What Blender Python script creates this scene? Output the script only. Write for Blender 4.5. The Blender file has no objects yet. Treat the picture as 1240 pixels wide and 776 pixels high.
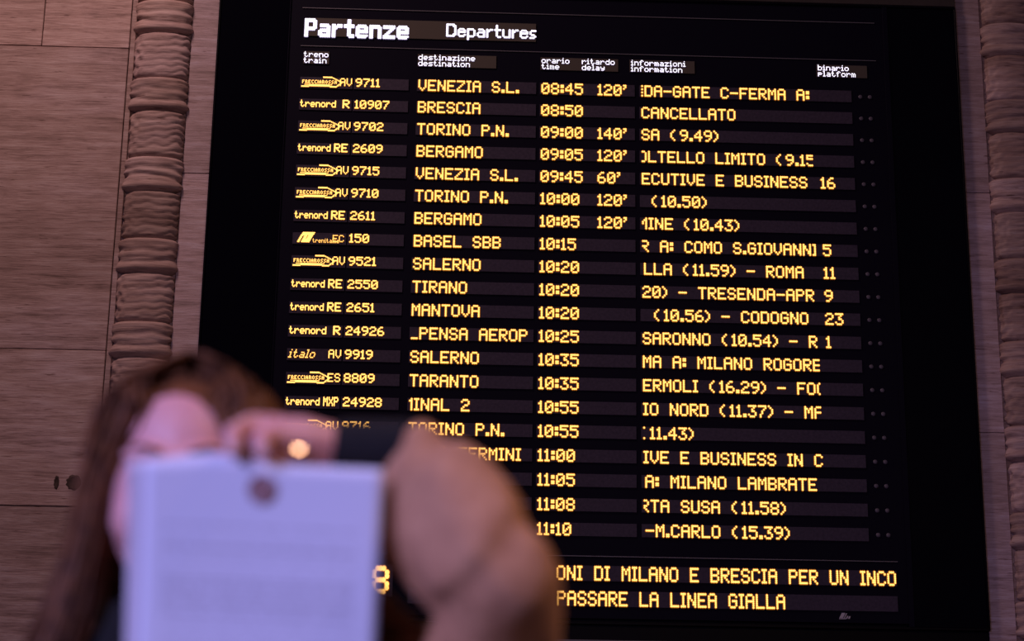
import bpy, bmesh, math, random
from mathutils import Vector, Matrix, noise
random.seed(7)
sc = bpy.context.scene
COL = sc.collection

# ------------------------------------------------------------------ camera
cam_d = bpy.data.cameras.new('camera')
cam = bpy.data.objects.new('camera', cam_d); COL.objects.link(cam)
cam.matrix_world = Matrix(((0.99933127, -0.02206917, -0.02915405, 0.28330535),
                           (-0.03388694, -0.25945402, -0.96516076, -9.80289461),
                           (0.01373617, 0.96550327, -0.26002837, 1.27),
                           (0, 0, 0, 1)))
cam_d.sensor_width = 36.0
cam_d.lens = 36.0 * 2118.9 / 1240.0
cam_d.clip_start = 0.05
cam_d.dof.use_dof = True
cam_d.dof.focus_distance = 10.12
cam_d.dof.aperture_fstop = 3.25
sc.camera = cam

# ------------------------------------------------------------------ world and lights
w = bpy.data.worlds.new('station_ambience'); sc.world = w
w.use_nodes = True
w.node_tree.nodes['Background'].inputs[0].default_value = (0.55, 0.42, 0.62, 1)
w.node_tree.nodes['Background'].inputs[1].default_value = 0.070

def area(name, loc, target, size, power, color, sy=None):
    d = bpy.data.lights.new(name, 'AREA'); d.energy = power; d.color = color
    d.shape = 'RECTANGLE'; d.size = size; d.size_y = sy or size
    o = bpy.data.objects.new(name, d); COL.objects.link(o); o.location = loc
    o.rotation_euler = (Vector(target) - Vector(loc)).to_track_quat('-Z', 'Y').to_euler()
    return o
# unseen violet key added for the woman, spread narrowed off the wall, warm hall lamps higher up on the right
area('violet_key_light', (-2.5, -11.4, 3.2), (0.0, -8.2, 1.5), 1.3, 63, (0.46, 0.42, 1.0), 1.1).data.spread = math.radians(100)
area('hall_lamp_light', (3.2, -9.6, 5.4), (0.3, -8.2, 1.4), 0.7, 90, (1.0, 0.60, 0.42))
area('ceiling_lamp_light', (-2.9, -2.9, 9.4), (-1.4, 0.0, 4.9), 1.2, 178, (1.0, 0.64, 0.62))

vs = sc.view_settings
sc.display_settings.display_device = 'sRGB'
vs.view_transform = 'Standard'; vs.look = 'None'; vs.exposure = 0.0; vs.gamma = 1.0
vs.use_curve_mapping = False

# ------------------------------------------------------------------ helpers
def mat(name, color, rough=0.6, metal=0.0, emit=None, strength=0.0, spec=0.5):
    m = bpy.data.materials.new(name); m.use_nodes = True
    b = m.node_tree.nodes['Principled BSDF']
    b.inputs['Base Color'].default_value = (*color, 1)
    b.inputs['Roughness'].default_value = rough
    b.inputs['Metallic'].default_value = metal
    b.inputs['Specular IOR Level'].default_value = spec
    if emit:
        b.inputs['Emission Color'].default_value = (*emit, 1)
        b.inputs['Emission Strength'].default_value = strength
    return m

def ramp(nt, stops):
    r = nt.nodes.new('ShaderNodeValToRGB')
    e = r.color_ramp.elements
    while len(e) < len(stops): e.new(0.5)
    for k, (p, c) in enumerate(stops):
        e[k].position = p; e[k].color = (*c, 1)
    return r

def noisy(name, c1, c2, scale=(1, 1, 1), nscale=8, rough=0.7, bump=0.2, detail=6, dist=0.01, coord='Object', lo=0.3, hi=0.7):
    m = mat(name, c1, rough); nt = m.node_tree; N = nt.nodes; L = nt.links
    b = N['Principled BSDF']
    tc = N.new('ShaderNodeTexCoord'); mp = N.new('ShaderNodeMapping'); mp.inputs['Scale'].default_value = scale
    no = N.new('ShaderNodeTexNoise'); no.inputs['Scale'].default_value = nscale; no.inputs['Detail'].default_value = detail
    L.new(tc.outputs[coord], mp.inputs[0]); L.new(mp.outputs[0], no.inputs['Vector'])
    r = ramp(nt, [(lo, c1), (hi, c2)]); L.new(no.outputs['Fac'], r.inputs[0]); L.new(r.outputs[0], b.inputs['Base Color'])
    bp = N.new('ShaderNodeBump'); bp.inputs['Strength'].default_value = bump; bp.inputs['Distance'].default_value = dist
    L.new(no.outputs['Fac'], bp.inputs['Height']); L.new(bp.outputs[0], b.inputs['Normal'])
    return m

def travertine(name, dark, mid, light, grime=0.5):
    m = mat(name, mid, 0.62, spec=0.3); nt = m.node_tree; N = nt.nodes; L = nt.links
    b = N['Principled BSDF']
    ge = N.new('ShaderNodeNewGeometry'); oi = N.new('ShaderNodeObjectInfo')
    ad = N.new('ShaderNodeVectorMath'); ad.operation = 'ADD'
    sh = N.new('ShaderNodeVectorMath'); sh.operation = 'SCALE'; sh.inputs[0].default_value = (3.1, 0, 1.7)
    L.new(oi.outputs['Random'], sh.inputs['Scale'])
    L.new(ge.outputs['Position'], ad.inputs[0]); L.new(sh.outputs[0], ad.inputs[1])
    def layer(sx, sy, sz, sc_, det, rgh=0.6, distort=0.0):
        mp = N.new('ShaderNodeMapping'); mp.inputs['Scale'].default_value = (sx, sy, sz)
        no = N.new('ShaderNodeTexNoise'); no.inputs['Scale'].default_value = sc_; no.inputs['Detail'].default_value = det
        no.inputs['Roughness'].default_value = rgh; no.inputs['Distortion'].default_value = distort
        L.new(ad.outputs[0], mp.inputs[0]); L.new(mp.outputs[0], no.inputs['Vector']); return no
    veins = layer(0.9, 0.9, 10, 2.2, 8, 0.62, 0.3)
    fine = layer(2.4, 2.4, 34, 4.0, 7, 0.7)
    broad = layer(0.8, 0.8, 1.6, 1.1, 3)
    mx = N.new('ShaderNodeMixRGB'); mx.inputs[0].default_value = 0.48
    L.new(veins.outputs['Fac'], mx.inputs[1]); L.new(fine.outputs['Fac'], mx.inputs[2])
    r = ramp(nt, [(0.34, dark), (0.50, mid), (0.66, light)]); L.new(mx.outputs[0], r.inputs[0])
    rb = ramp(nt, [(0.33, (1 - grime * 0.45, 1 - grime * 0.55, 1 - grime * 0.62)), (0.5, (1, 0.97, 0.95)), (0.66, (1.10, 1.12, 1.20))]); L.new(broad.outputs['Fac'], rb.inputs[0])
    mu = N.new('ShaderNodeMixRGB'); mu.blend_type = 'MULTIPLY'; mu.inputs[0].default_value = 1
    L.new(r.outputs[0], mu.inputs[1]); L.new(rb.outputs[0], mu.inputs[2])
    # dark pitted seams
    pit = layer(3.0, 3.0, 34, 3.0, 3, 0.5)
    rp = ramp(nt, [(0.27, (0.32, 0.22, 0.18)), (0.34, (1, 1, 1))]); L.new(pit.outputs['Fac'], rp.inputs[0])
    m2 = N.new('ShaderNodeMixRGB'); m2.blend_type = 'MULTIPLY'; m2.inputs[0].default_value = 0.85
    L.new(mu.outputs[0], m2.inputs[1]); L.new(rp.outputs[0], m2.inputs[2])
    # a little different tone block by block
    hs = N.new('ShaderNodeHueSaturation'); mr = N.new('ShaderNodeMapRange')
    mr.inputs['To Min'].default_value = 0.86; mr.inputs['To Max'].default_value = 1.14
    L.new(oi.outputs['Random'], mr.inputs['Value']); L.new(mr.outputs[0], hs.inputs['Value'])
    L.new(m2.outputs[0], hs.inputs['Color']); L.new(hs.outputs[0], b.inputs['Base Color'])
    bp = N.new('ShaderNodeBump'); bp.inputs['Strength'].default_value = 0.45; bp.inputs['Distance'].default_value = 0.012
    L.new(mx.outputs[0], bp.inputs['Height']); L.new(bp.outputs[0], b.inputs['Normal'])
    return m

def link(name, me, m=None, parent=None, smooth=False):
    o = bpy.data.objects.new(name, me); COL.objects.link(o)
    if m is not None:
        if len(me.materials) == 0: me.materials.append(m)
    if parent is not None: o.parent = parent
    if smooth:
        for p in me.polygons: p.use_smooth = True
    return o

def from_bm(name, bm, m=None, parent=None, smooth=False):
    me = bpy.data.meshes.new(name); bmesh.ops.recalc_face_normals(bm, faces=bm.faces[:]); bm.to_mesh(me); bm.free()
    return link(name, me, m, parent, smooth)

def empty(name, loc=(0, 0, 0)):
    o = bpy.data.objects.new(name, None); COL.objects.link(o); o.location = loc
    o.empty_display_size = 0.1
    return o

def tag(o, label=None, cat=None, group=None, kind=None):
    if label: o['label'] = label
    if cat: o['category'] = cat
    if group: o['group'] = group
    if kind: o['kind'] = kind
    return o

def add_box(bm, x0, x1, y0, y1, z0, z1):
    r = bmesh.ops.create_cube(bm, size=1)
    for v in r['verts']:
        v.co = Vector(((x0 + x1) / 2 + v.co.x * (x1 - x0), (y0 + y1) / 2 + v.co.y * (y1 - y0), (z0 + z1) / 2 + v.co.z * (z1 - z0)))
    return r['verts']

def box(name, x0, x1, y0, y1, z0, z1, m, parent=None, bevel=0.0):
    bm = bmesh.new(); add_box(bm, x0, x1, y0, y1, z0, z1)
    if bevel:
        bmesh.ops.bevel(bm, geom=bm.edges[:], offset=bevel, segments=1, affect='EDGES')
    return from_bm(name, bm, m, parent)

# ------------------------------------------------------------------ materials
M_stone = travertine('travertine_wall', (0.20, 0.125, 0.105), (0.44, 0.30, 0.27), (0.60, 0.47, 0.44))
M_carve = travertine('travertine_carved', (0.17, 0.105, 0.09), (0.37, 0.25, 0.22), (0.52, 0.39, 0.35), 0.7)
M_strip = travertine('travertine_reveal', (0.24, 0.17, 0.16), (0.46, 0.33, 0.33), (0.60, 0.50, 0.54), 0.3)
M_back = mat('mortar', (0.14, 0.09, 0.075), 0.95)
M_floor = noisy('polished_stone_floor', (0.10, 0.08, 0.08), (0.18, 0.15, 0.14), nscale=3, rough=0.3, bump=0.02)
M_case = mat('black_casing', (0.002, 0.0016, 0.004), 0.4, spec=0.08)
M_side = mat('black_glossy_panel', (0.0015, 0.0012, 0.004), 0.14, spec=0.12)
M_bed = mat('display_bed', (0.004, 0.003, 0.010), 0.6, spec=0.06)
M_edge = mat('thin_metal_bead', (0.13, 0.12, 0.14), 0.5, 0.3)
M_led_off = noisy('unlit_led_matrix', (0.036, 0.028, 0.045), (0.056, 0.042, 0.066), nscale=60, rough=0.6, bump=0.3, dist=0.002)
M_led_off.node_tree.nodes['Principled BSDF'].inputs['Specular IOR Level'].default_value = 0.15
M_head_off = mat('unlit_white_led_matrix', (0.085, 0.07, 0.055), 0.6, spec=0.15)
M_amber = mat('amber_led', (0.25, 0.12, 0.02), 0.4, emit=(1.0, 0.52, 0.12), strength=2.1)
M_amber_halo = mat('amber_halo_flank', (0.2, 0.06, 0.01), 0.4, emit=(1.0, 0.30, 0.018), strength=0.36)  # glow halo round the lit dots, painted as dim emission
M_white = mat('white_led', (0.4, 0.4, 0.4), 0.4, emit=(0.93, 0.88, 1.0), strength=1.9)
M_white_halo = mat('white_halo_flank', (0.2, 0.2, 0.2), 0.4, emit=(0.55, 0.42, 0.85), strength=0.35)  # same painted halo for the white headings
M_lamp = mat('unlit_lamp_lens', (0.10, 0.085, 0.11), 0.35, spec=0.3)
M_mark = mat('grey_print', (0.42, 0.38, 0.42), 0.6)
M_lintel = noisy('shaded_lintel', (0.022, 0.015, 0.012), (0.036, 0.025, 0.020), nscale=6, rough=0.6, bump=0.05)  # shade above the board put into the lintel's dark colour
M_skin = noisy('skin', (0.72, 0.34, 0.33), (0.78, 0.40, 0.38), nscale=30, rough=0.5, bump=0.05, dist=0.001)
M_skin.node_tree.nodes['Principled BSDF'].inputs['Subsurface Weight'].default_value = 0.08
M_skin.node_tree.nodes['Principled BSDF'].inputs['Subsurface Radius'].default_value = (0.012, 0.004, 0.003)
M_lip = mat('lips', (0.50, 0.19, 0.18), 0.4)
M_eye = mat('eye_white', (0.75, 0.72, 0.70), 0.2)
M_iris = mat('iris', (0.06, 0.035, 0.02), 0.2)
M_brow = mat('eyebrow_hair', (0.06, 0.03, 0.02), 0.8)
M_nail = mat('nail', (0.70, 0.42, 0.38), 0.25)
M_coat = noisy('camel_wool', (0.42, 0.20, 0.105), (0.55, 0.28, 0.150), nscale=55, rough=0.92, bump=0.5, dist=0.004)
M_knit = noisy('black_knit', (0.003, 0.0025, 0.003), (0.005, 0.004, 0.005), nscale=90, rough=0.95, bump=0.5, dist=0.002)
M_scarf = noisy('mauve_scarf', (0.22, 0.13, 0.17), (0.30, 0.19, 0.24), nscale=40, rough=0.95, bump=0.5, dist=0.003)
M_jeans = noisy('dark_denim', (0.02, 0.025, 0.05), (0.04, 0.045, 0.08), nscale=120, rough=0.9, bump=0.3, dist=0.002)
M_shoe = mat('black_leather', (0.012, 0.010, 0.010), 0.35)
M_gold = mat('ring_metal', (0.9, 0.72, 0.5), 0.12, 1.0)
M_glint = mat('ring_glint_metal', (0.95, 0.78, 0.62), 0.30, 1.0)
M_hair = noisy('auburn_hair', (0.055, 0.020, 0.010), (0.23, 0.088, 0.030), nscale=70, rough=0.55, bump=0.15, dist=0.002)
M_hair.node_tree.nodes['Principled BSDF'].inputs['Specular IOR Level'].default_value = 0.2
M_hairb = mat('hair_underlayer', (0.045, 0.019, 0.012), 0.6)

# ------------------------------------------------------------------ LED fonts
F57 = {
'A': "01110 10001 10001 11111 10001 10001 10001", 'B': "11110 10001 10001 11110 10001 10001 11110",
'C': "01110 10001 10000 10000 10000 10001 01110", 'D': "11110 10001 10001 10001 10001 10001 11110",
'E': "11111 10000 10000 11110 10000 10000 11111", 'F': "11111 10000 10000 11110 10000 10000 10000",
'G': "01110 10001 10000 10111 10001 10001 01110", 'H': "10001 10001 10001 11111 10001 10001 10001",
'I': "111 010 010 010 010 010 111", 'K': "10001 10010 10100 11000 10100 10010 10001",
'L': "10000 10000 10000 10000 10000 10000 11111", 'M': "10001 11011 10101 10101 10001 10001 10001",
'N': "10001 11001 11001 10101 10011 10011 10001", 'O': "01110 10001 10001 10001 10001 10001 01110",
'P': "11110 10001 10001 11110 10000 10000 10000", 'R': "11110 10001 10001 11110 10100 10010 10001",
'S': "01110 10001 10000 01110 00001 10001 01110", 'T': "11111 00100 00100 00100 00100 00100 00100",
'U': "10001 10001 10001 10001 10001 10001 01110", 'V': "10001 10001 10001 10001 10001 01010 00100",
'X': "10001 10001 01010 00100 01010 10001 10001", 'Z': "11111 00001 00010 00100 01000 10000 11111",
'0': "01110 10001 10011 10101 11001 10001 01110", '1': "010 110 010 010 010 010 111",
'2': "01110 10001 00001 00110 01000 10000 11111", '3': "11111 00010 00100 00110 00001 10001 01110",
'4': "00010 00110 01010 10010 11111 00010 00010", '5': "11111 10000 11110 00001 00001 10001 01110",
'6': "00110 01000 10000 11110 10001 10001 01110", '7': "11111 00001 00010 00100 00100 01000 01000",
'8': "01110 10001 10001 01110 10001 10001 01110", '9': "01110 10001 10001 01111 00001 00010 01100",
'.': "00 00 00 00 00 11 11", ':': "00 11 11 00 11 11 00", '-': "00000 00000 00000 11111 00000 00000 00000",
"'": "11 01 10 00 00 00 00", '(': "001000 010000 100000 100000 100000 010000 001000".replace('000 ', '00 ')[:-1],
')': "100 010 001 001 001 010 100", ' ': "00000 00000 00000 00000 00000 00000 00000",
'|': "1 0 1 0 1 0 1",
'a': "00000 00000 01110 00001 01111 10001 01111", 'b': "10000 10000 11110 10001 10001 10001 11110",
'd': "00001 00001 01111 10001 10001 10001 01111", 'e': "00000 00000 01110 10001 11111 10000 01110",
'f': "00110 01001 11100 01000 01000 01000 01000", 'i': "010 000 110 010 010 010 111",
'l': "110 010 010 010 010 010 111", 'm': "00000 00000 11010 10101 10101 10101 10101",
'n': "00000 00000 11110 10001 10001 10001 10001", 'o': "00000 00000 01110 10001 10001 10001 01110",
'p': "00000 00000 11110 10001 11110 10000 10000", 'r': "00000 00000 10110 11001 10000 10000 10000",
's': "00000 00000 01111 10000 01110 00001 11110", 't': "01000 01000 11100 01000 01000 01001 00110",
'u': "00000 00000 10001 10001 10001 10001 01111", 'y': "00000 00000 10001 10001 01111 00001 01110",
'z': "00000 00000 11111 00010 00100 01000 11111",
}
F57['('] = "00100 01000 10000 10000 10000 01000 00100".replace('00 ', '00 ')
BOLD = {  # large heading letters, eleven rows, two-dot strokes
'P': "1111110 1111111 1100011 1100011 1100011 1111111 1111110 1100000 1100000 1100000 1100000",
'a': "0000000 0000000 0000000 0111110 0111111 0000011 0111111 1111111 1100011 1111111 0111111",
'r': "000000 000000 000000 110111 111111 111000 110000 110000 110000 110000 110000",
't': "001100 001100 001100 111111 111111 001100 001100 001100 001100 001111 000111",
'e': "0000000 0000000 0000000 0111110 1111111 1100011 1111111 1111111 1100000 1111111 0111110",
'n': "0000000 0000000 0000000 1111110 1111111 1100011 1100011 1100011 1100011 1100011 1100011",
'z': "0000000 0000000 0000000 1111111 1111111 0000110 0001100 0011000 0110000 1111111 1111111"}
MED = {
'D': "111110 100011 100001 100001 100001 100001 100001 100011 111110 000000 000000",
'e': "00000 00000 00000 01110 10001 11111 10000 10001 01110 00000 00000",
'p': "00000 00000 00000 11110 10001 10001 10001 10001 11110 10000 10000",
'a': "00000 00000 00000 01110 00001 01111 10001 10001 01111 00000 00000",
'r': "0000 0000 0000 1011 1100 1000 1000 1000 1000 0000 0000",
't': "0100 0100 0100 1111 0100 0100 0100 0100 0011 0000 0000",
'u': "00000 00000 00000 10001 10001 10001 10001 10001 01111 00000 00000",
's': "0000 0000 0000 0111 1000 1000 0110 0001 1110 0000 0000"}

def bitmap(text, font, gap=1):
    """set of (col,row) dots and the total width"""
    dots = []; x = 0
    for ch in text:
        rows = font[ch].split()
        for r_, s in enumerate(rows):
            for c_, v in enumerate(s):
                if v == '1': dots.append((x + c_, r_))
        x += len(rows[0]) + gap
    return dots, x - gap

def led_mesh(dots, px, pz, size=1.0, depth=0.004, sides=6, mats=None):
    """raised LED lenses, face -y: bright flat top, dim sloping flank whose emission paints the glow halo; local origin at the top left dot centre"""
    vs_, fs = [], []
    for c_, r_ in dots:
        b0 = len(vs_); cx, cz = c_ * px, -r_ * pz
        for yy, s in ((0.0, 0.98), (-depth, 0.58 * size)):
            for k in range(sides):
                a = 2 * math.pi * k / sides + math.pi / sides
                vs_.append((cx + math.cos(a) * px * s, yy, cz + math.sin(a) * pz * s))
        for k in range(sides):
            k2 = (k + 1) % sides
            fs.append((b0 + k, b0 + k2, b0 + sides + k2, b0 + sides + k))
        fs.append(tuple(b0 + sides + k for k in range(sides)))
    me = bpy.data.meshes.new('lettering'); me.from_pydata(vs_, [], fs); me.update()
    for m in (mats or (M_amber, M_amber_halo)): me.materials.append(m)
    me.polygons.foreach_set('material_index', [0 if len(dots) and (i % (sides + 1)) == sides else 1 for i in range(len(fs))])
    return me

def lettering(parent, text, x, zc, px, pz, m=None, font=F57, rows=7, offset=0, clip=None, y=0.0, sides=6, size=1.0, x_skew=0.0):
    """one object per word; the field starts at x, vertical centre zc, clipped to the field like a scrolling sign"""
    col_ = offset
    for word in text.split(' '):
        dots, wd = bitmap(word, font) if word else ([], -1)
        dd = [(c_ + col_, r_) for c_, r_ in dots]
        dd = [(c_, r_) for c_, r_ in dd if c_ >= 0 and (clip is None or c_ < clip)]
        if dd:
            x0 = min(c_ for c_, r_ in dd)
            if x_skew: me = led_mesh([(c_ - x0 + (rows - 1 - r_) * x_skew, r_) for c_, r_ in dd], px, pz, size, sides=sides, mats=(M_white, M_white_halo) if m else None)
            else: me = led_mesh([(c_ - x0, r_) for c_, r_ in dd], px, pz, size, sides=sides, mats=(M_white, M_white_halo) if m else None)
            o = link('lettering', me, None, parent); o.location = (x + px / 2 + x0 * px, y, zc + (rows - 1) / 2 * pz)
        col_ += wd + 1 + 6

# ------------------------------------------------------------------ setting
Z0 = 5.50186          # world height of the row-zero line of the board
YW = 0.03             # face of the stone wall (board front is at y = 0)
L_, R_ = -1.223, 3.282
T_, B_ = Z0 + 0.465, Z0 - 3.325

bm = bmesh.new(); add_box(bm, -9, 11, -17, 0.5, -0.2, 0.0)
tag(from_bm('floor', bm, M_floor), kind='structure')
wall = box('wall_back', -9, 11, 0.075, 0.5, 0.0, 9.5, M_back); tag(wall, kind='structure')

def stone_block(x0, x1, z0, z1, m=M_stone, y=YW, parent=wall):
    g = 0.0020; d = random.uniform(-0.0025, 0.0025)
    return box('stone_block', x0 + g, x1 - g, y + d, 0.0749, z0 + g, z1 - g, m, parent, 0.003)

# courses of travertine left of the carved strip
courses = [(-5.50, -4.55), (-4.55, -3.62), (-3.62, -2.72), (-2.72, -1.815), (-1.815, 0.062), (0.062, 1.0), (1.0, 1.95), (1.95, 2.95), (2.95, 3.95)]
xl_, xr_ = -1.752, 3.83
for i, (a, b) in enumerate(courses):
    cuts = [xl_]; x = -2.276 if i in (5, 7) else (-3.35 if i % 2 else -2.95)
    while x > -8.9:
        cuts.append(x); x -= 1.45
    cuts.append(-8.95)
    for c0, c1 in zip(cuts[1:], cuts[:-1]): stone_block(c0, c1, Z0 + a, Z0 + b)
    cuts = [xr_]; x = 4.9 if i % 2 else 5.5
    while x < 10.9:
        cuts.append(x); x += 1.45
    cuts.append(10.95)
    for c0, c1 in zip(cuts[:-1], cuts[1:]): stone_block(c0, c1, Z0 + a, Z0 + b)
# plain reveal strips beside the board, jointed
for (x0, x1) in ((-1.385, L_), (R_, 3.44)):
    zs = [-5.50, -3.66, -2.19, -0.725, 0.745, 2.2, 3.95]
    for a, b in zip(zs[:-1], zs[1:]): stone_block(x0, x1, Z0 + a, Z0 + b, M_strip)
# stone over and under the board
for x0, x1 in ((L_, 0.3), (0.3, 1.8), (1.8, R_)):
    stone_block(x0, x1, Z0 + 1.4, Z0 + 2.6, M_stone)
    stone_block(x0, x1, Z0 + 2.6, Z0 + 3.95, M_stone)
    stone_block(x0, x1, Z0 - 5.5, Z0 - 4.6, M_stone)
    stone_block(x0, x1, Z0 - 4.6, Z0 - 3.62, M_stone)
# two fixing holes left of the woman: the round one and the slot; their inner dark is painted on raised discs
def plug(x, z, rx, rz):
    bm = bmesh.new(); n = 20
    rings = []
    for (s, y) in ((1.3, 0.002), (1.0, -0.0035), (0.86, -0.003), (0.72, -0.001)):
        rings.append([bm.verts.new((rx * s * math.cos(2 * math.pi * k / n) * (1 + 0.12 * math.sin(3 * k)), y, rz * s * math.sin(2 * math.pi * k / n) * (1 + 0.08 * math.cos(2 * k)))) for k in range(n)])
    for a, b in zip(rings[:-1], rings[1:]):
        for k in range(n): bm.faces.new((a[k], a[(k + 1) % n], b[(k + 1) % n], b[k]))
    bm.faces.new(rings[-1])
    o = from_bm('anchor_hole', bm, M_hole, wall, True); o.location = (x, YW - 0.003, z); return o
M_hole = noisy('painted_hole_dark', (0.035, 0.02, 0.015), (0.07, 0.04, 0.03), nscale=50, rough=0.9)
plug(-1.876, Z0 - 2.584, 0.034, 0.036); plug(-1.972, Z0 - 2.586, 0.012, 0.032)

# carved pilaster strips: ribbed drums alternating with ribbon bands, half-round in section
def carved_mesh(kind, h, seed):
    W, D = 0.168, 0.085
    nt_, nz = 40, 44 if kind == 'drum' else 30
    vs_, fs = [], []
    rnd = random.Random(seed); ph = [rnd.uniform(0, 6.28) for _ in range(9)]
    for j in range(nz + 1):
        v = j / nz                       # 0 bottom .. 1 top
        edge = min(v, 1 - v)
        for i in range(nt_ + 1):
            t = i / nt_; a = math.pi * t
            s = math.sin(a)
            if kind == 'drum':
                sag = 0.25 * noise.noise(Vector((t * 7, v * 3, seed * 2))) * 2 + 0.55 * math.sin(a * 1.0 + ph[0]) * 0.4 + 0.25 * math.sin(2 * a + ph[1])
                rib = abs(math.sin(math.pi * (v * 7.0 + sag)))
                k = 0.925 + 0.085 * rib ** 0.6 * (0.35 + 0.65 * t) + 0.03 * noise.noise(Vector((t * 5 + seed, v * 6, 1)))
                if t < 0.30:              # knotted leaf on the left flank
                    k = 0.95 + 0.10 * noise.noise(Vector((t * 9 + seed * 3, v * 9, 4)))
                k *= 1 - 0.30 * max(0, 1 - v / 0.10) ** 1.2 * (1 - 0.5 * t ** 3) - 0.16 * max(0, 1 - (1 - v) / 0.05)
            else:
                fold = math.exp(-((v - 0.42 - 0.10 * math.sin(a * 1.3 + ph[2])) / 0.06) ** 2)
                lip = math.exp(-((v - 0.20) / 0.08) ** 2)
                top = math.exp(-((v - 0.90) / 0.08) ** 2)
                k = 1.02 + 0.075 * lip + 0.03 * top - 0.085 * fold + 0.05 * noise.noise(Vector((t * 6 + seed, v * 4, 8)))
                k += 0.03 * math.sin(v * 26 + 3 * noise.noise(Vector((t * 4, seed, 0)))) * (0.4 < v < 0.85)
                k *= 1 - 0.34 * max(0, 1 - v / 0.13) ** 1.2 * (1 - 0.5 * t ** 3) - 0.10 * max(0, 1 - (1 - v) / 0.06)
            z = (v - 0.5) * h
            vs_.append((-math.cos(a) * W * k, -s ** 0.8 * D * k if s > 0 else 0, z))
    n = nt_ + 1
    for j in range(nz):
        for i in range(nt_):
            fs.append((j * n + i, j * n + i + 1, (j + 1) * n + i + 1, (j + 1) * n + i))
    b0 = list(range(0, n)); t0 = [nz * n + i for i in range(n)]
    fs.append(tuple(b0[::-1])); fs.append(tuple(t0))
    me = bpy.data.meshes.new('carved_' + kind); me.from_pydata(vs_, [], fs); me.update()
    me.materials.append(M_carve)
    for p in me.polygons: p.use_smooth = len(p.vertices) == 4
    return me
HB, PER = 0.208, 0.5025
drums = [carved_mesh('drum', PER - HB + 0.004, s) for s in (1, 2, 3)]
bands = [carved_mesh('band', HB + 0.006, s) for s in (4, 5, 6)]
for name, xc, fx in (('trim_1', -1.553, (-1.752, -1.385)), ('trim_2', 3.612, (3.44, 3.83))):
    tr = box(name, fx[0] + 0.002, fx[1] - 0.002, YW + 0.012, 0.0749, 0.0, 9.4, M_carve); tag(tr, kind='structure')
    box('fillet', (fx[0] + 0.004 if xc < 0 else fx[1] - 0.035), (fx[0] + 0.035 if xc < 0 else fx[1] - 0.004), YW - 0.004, YW + 0.012, 0.0, 9.4, M_stone, tr, 0.003)
    for k in range(-7, 12):
        zt = Z0 - 0.148 - PER * k
        if zt > 9.3 or zt - PER < 0.0: continue
        o = link('carved_band', bands[(k * 7 + (xc > 0)) % 3], None, tr); o.location = (xc, YW + 0.014, zt - HB / 2)
        o.scale = (-1 if k % 2 else 1, 1, 1)
        o = link('carved_drum', drums[(k * 5 + (xc > 0)) % 3], None, tr); o.location = (xc, YW + 0.014, zt - HB - (PER - HB) / 2)
        if xc > 0: o.scale = (1, 1, 1)

# ------------------------------------------------------------------ departure board
board = empty('departure_board', (1.03, 0, B_)); tag(board, 'black wall-mounted departure board with rows of amber lettering', 'departure board')
boff = Vector((-1.03, 0, -B_))
def bpart(o):
    o.location = Vector(o.location) + boff; return o
def bbox(name, x0, x1, y0, y1, z0, z1, m, bevel=0.0, parent=None):
    o = box(name, x0, x1, y0, y1, z0, z1, m, parent or board, bevel)
    if parent is None: bpart(o)
    return o
BX0, BX1 = -0.79, 2.825
bbox('back_plate', L_ + 0.002, R_ - 0.002, 0.035, 0.07, B_ + 0.01, T_ - 0.003, M_case)
bbox('side_panel', L_ + 0.012, BX0 - 0.006, 0.004, 0.035, B_ + 0.012, T_ - 0.012, M_side, 0.003)
bbox('side_panel', BX1 + 0.03, R_ - 0.012, 0.004, 0.035, B_ + 0.012, T_ - 0.012, M_side, 0.003)
bbox('frame_rail', L_ + 0.001, R_ - 0.001, -0.004, 0.035, B_ - 0.002, B_ + 0.012, M_case, 0.002)
bbox('frame_rail', L_ + 0.001, R_ - 0.001, -0.004, 0.035, T_ - 0.012, T_, M_case, 0.002)
bbox('frame_stile', L_ + 0.001, L_ + 0.012, -0.004, 0.035, B_ + 0.012, T_ - 0.012, M_case, 0.002)
bbox('frame_stile', R_ - 0.012, R_ - 0.001, -0.004, 0.035, B_ + 0.012, T_ - 0.012, M_case, 0.002)
bbox('frame_stile', BX0 - 0.006, BX0, -0.004, 0.035, B_ + 0.012, T_ - 0.012, M_bed, 0.001)
bbox('frame_stile', BX1, BX1 + 0.03, -0.004, 0.035, B_ + 0.012, T_ - 0.012, M_bed, 0.001)
bbox('display_bed', BX0, BX1, 0.006, 0.035, B_ + 0.03, T_ - 0.012, M_bed)
for z in (0.347, 0.098, -2.949):
    bbox('metal_bead', -0.72, 2.775, 0.001, 0.006, Z0 + z - 0.0022, Z0 + z + 0.0022, M_edge)
bbox('metal_bead', BX0, BX1, 0.001, 0.006, B_ + 0.030, B_ + 0.034, M_bed)

PX, PZ = 0.0096, 0.0102
def strip(x0, x1, zc, h=0.074, m=None):
    bm = bmesh.new(); add_box(bm, x0, x1, 0.0, 0.0059, zc - h / 2, zc + h / 2)
    o = from_bm('led_strip', bm, m or M_led_off, board); return bpart(o)

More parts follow.
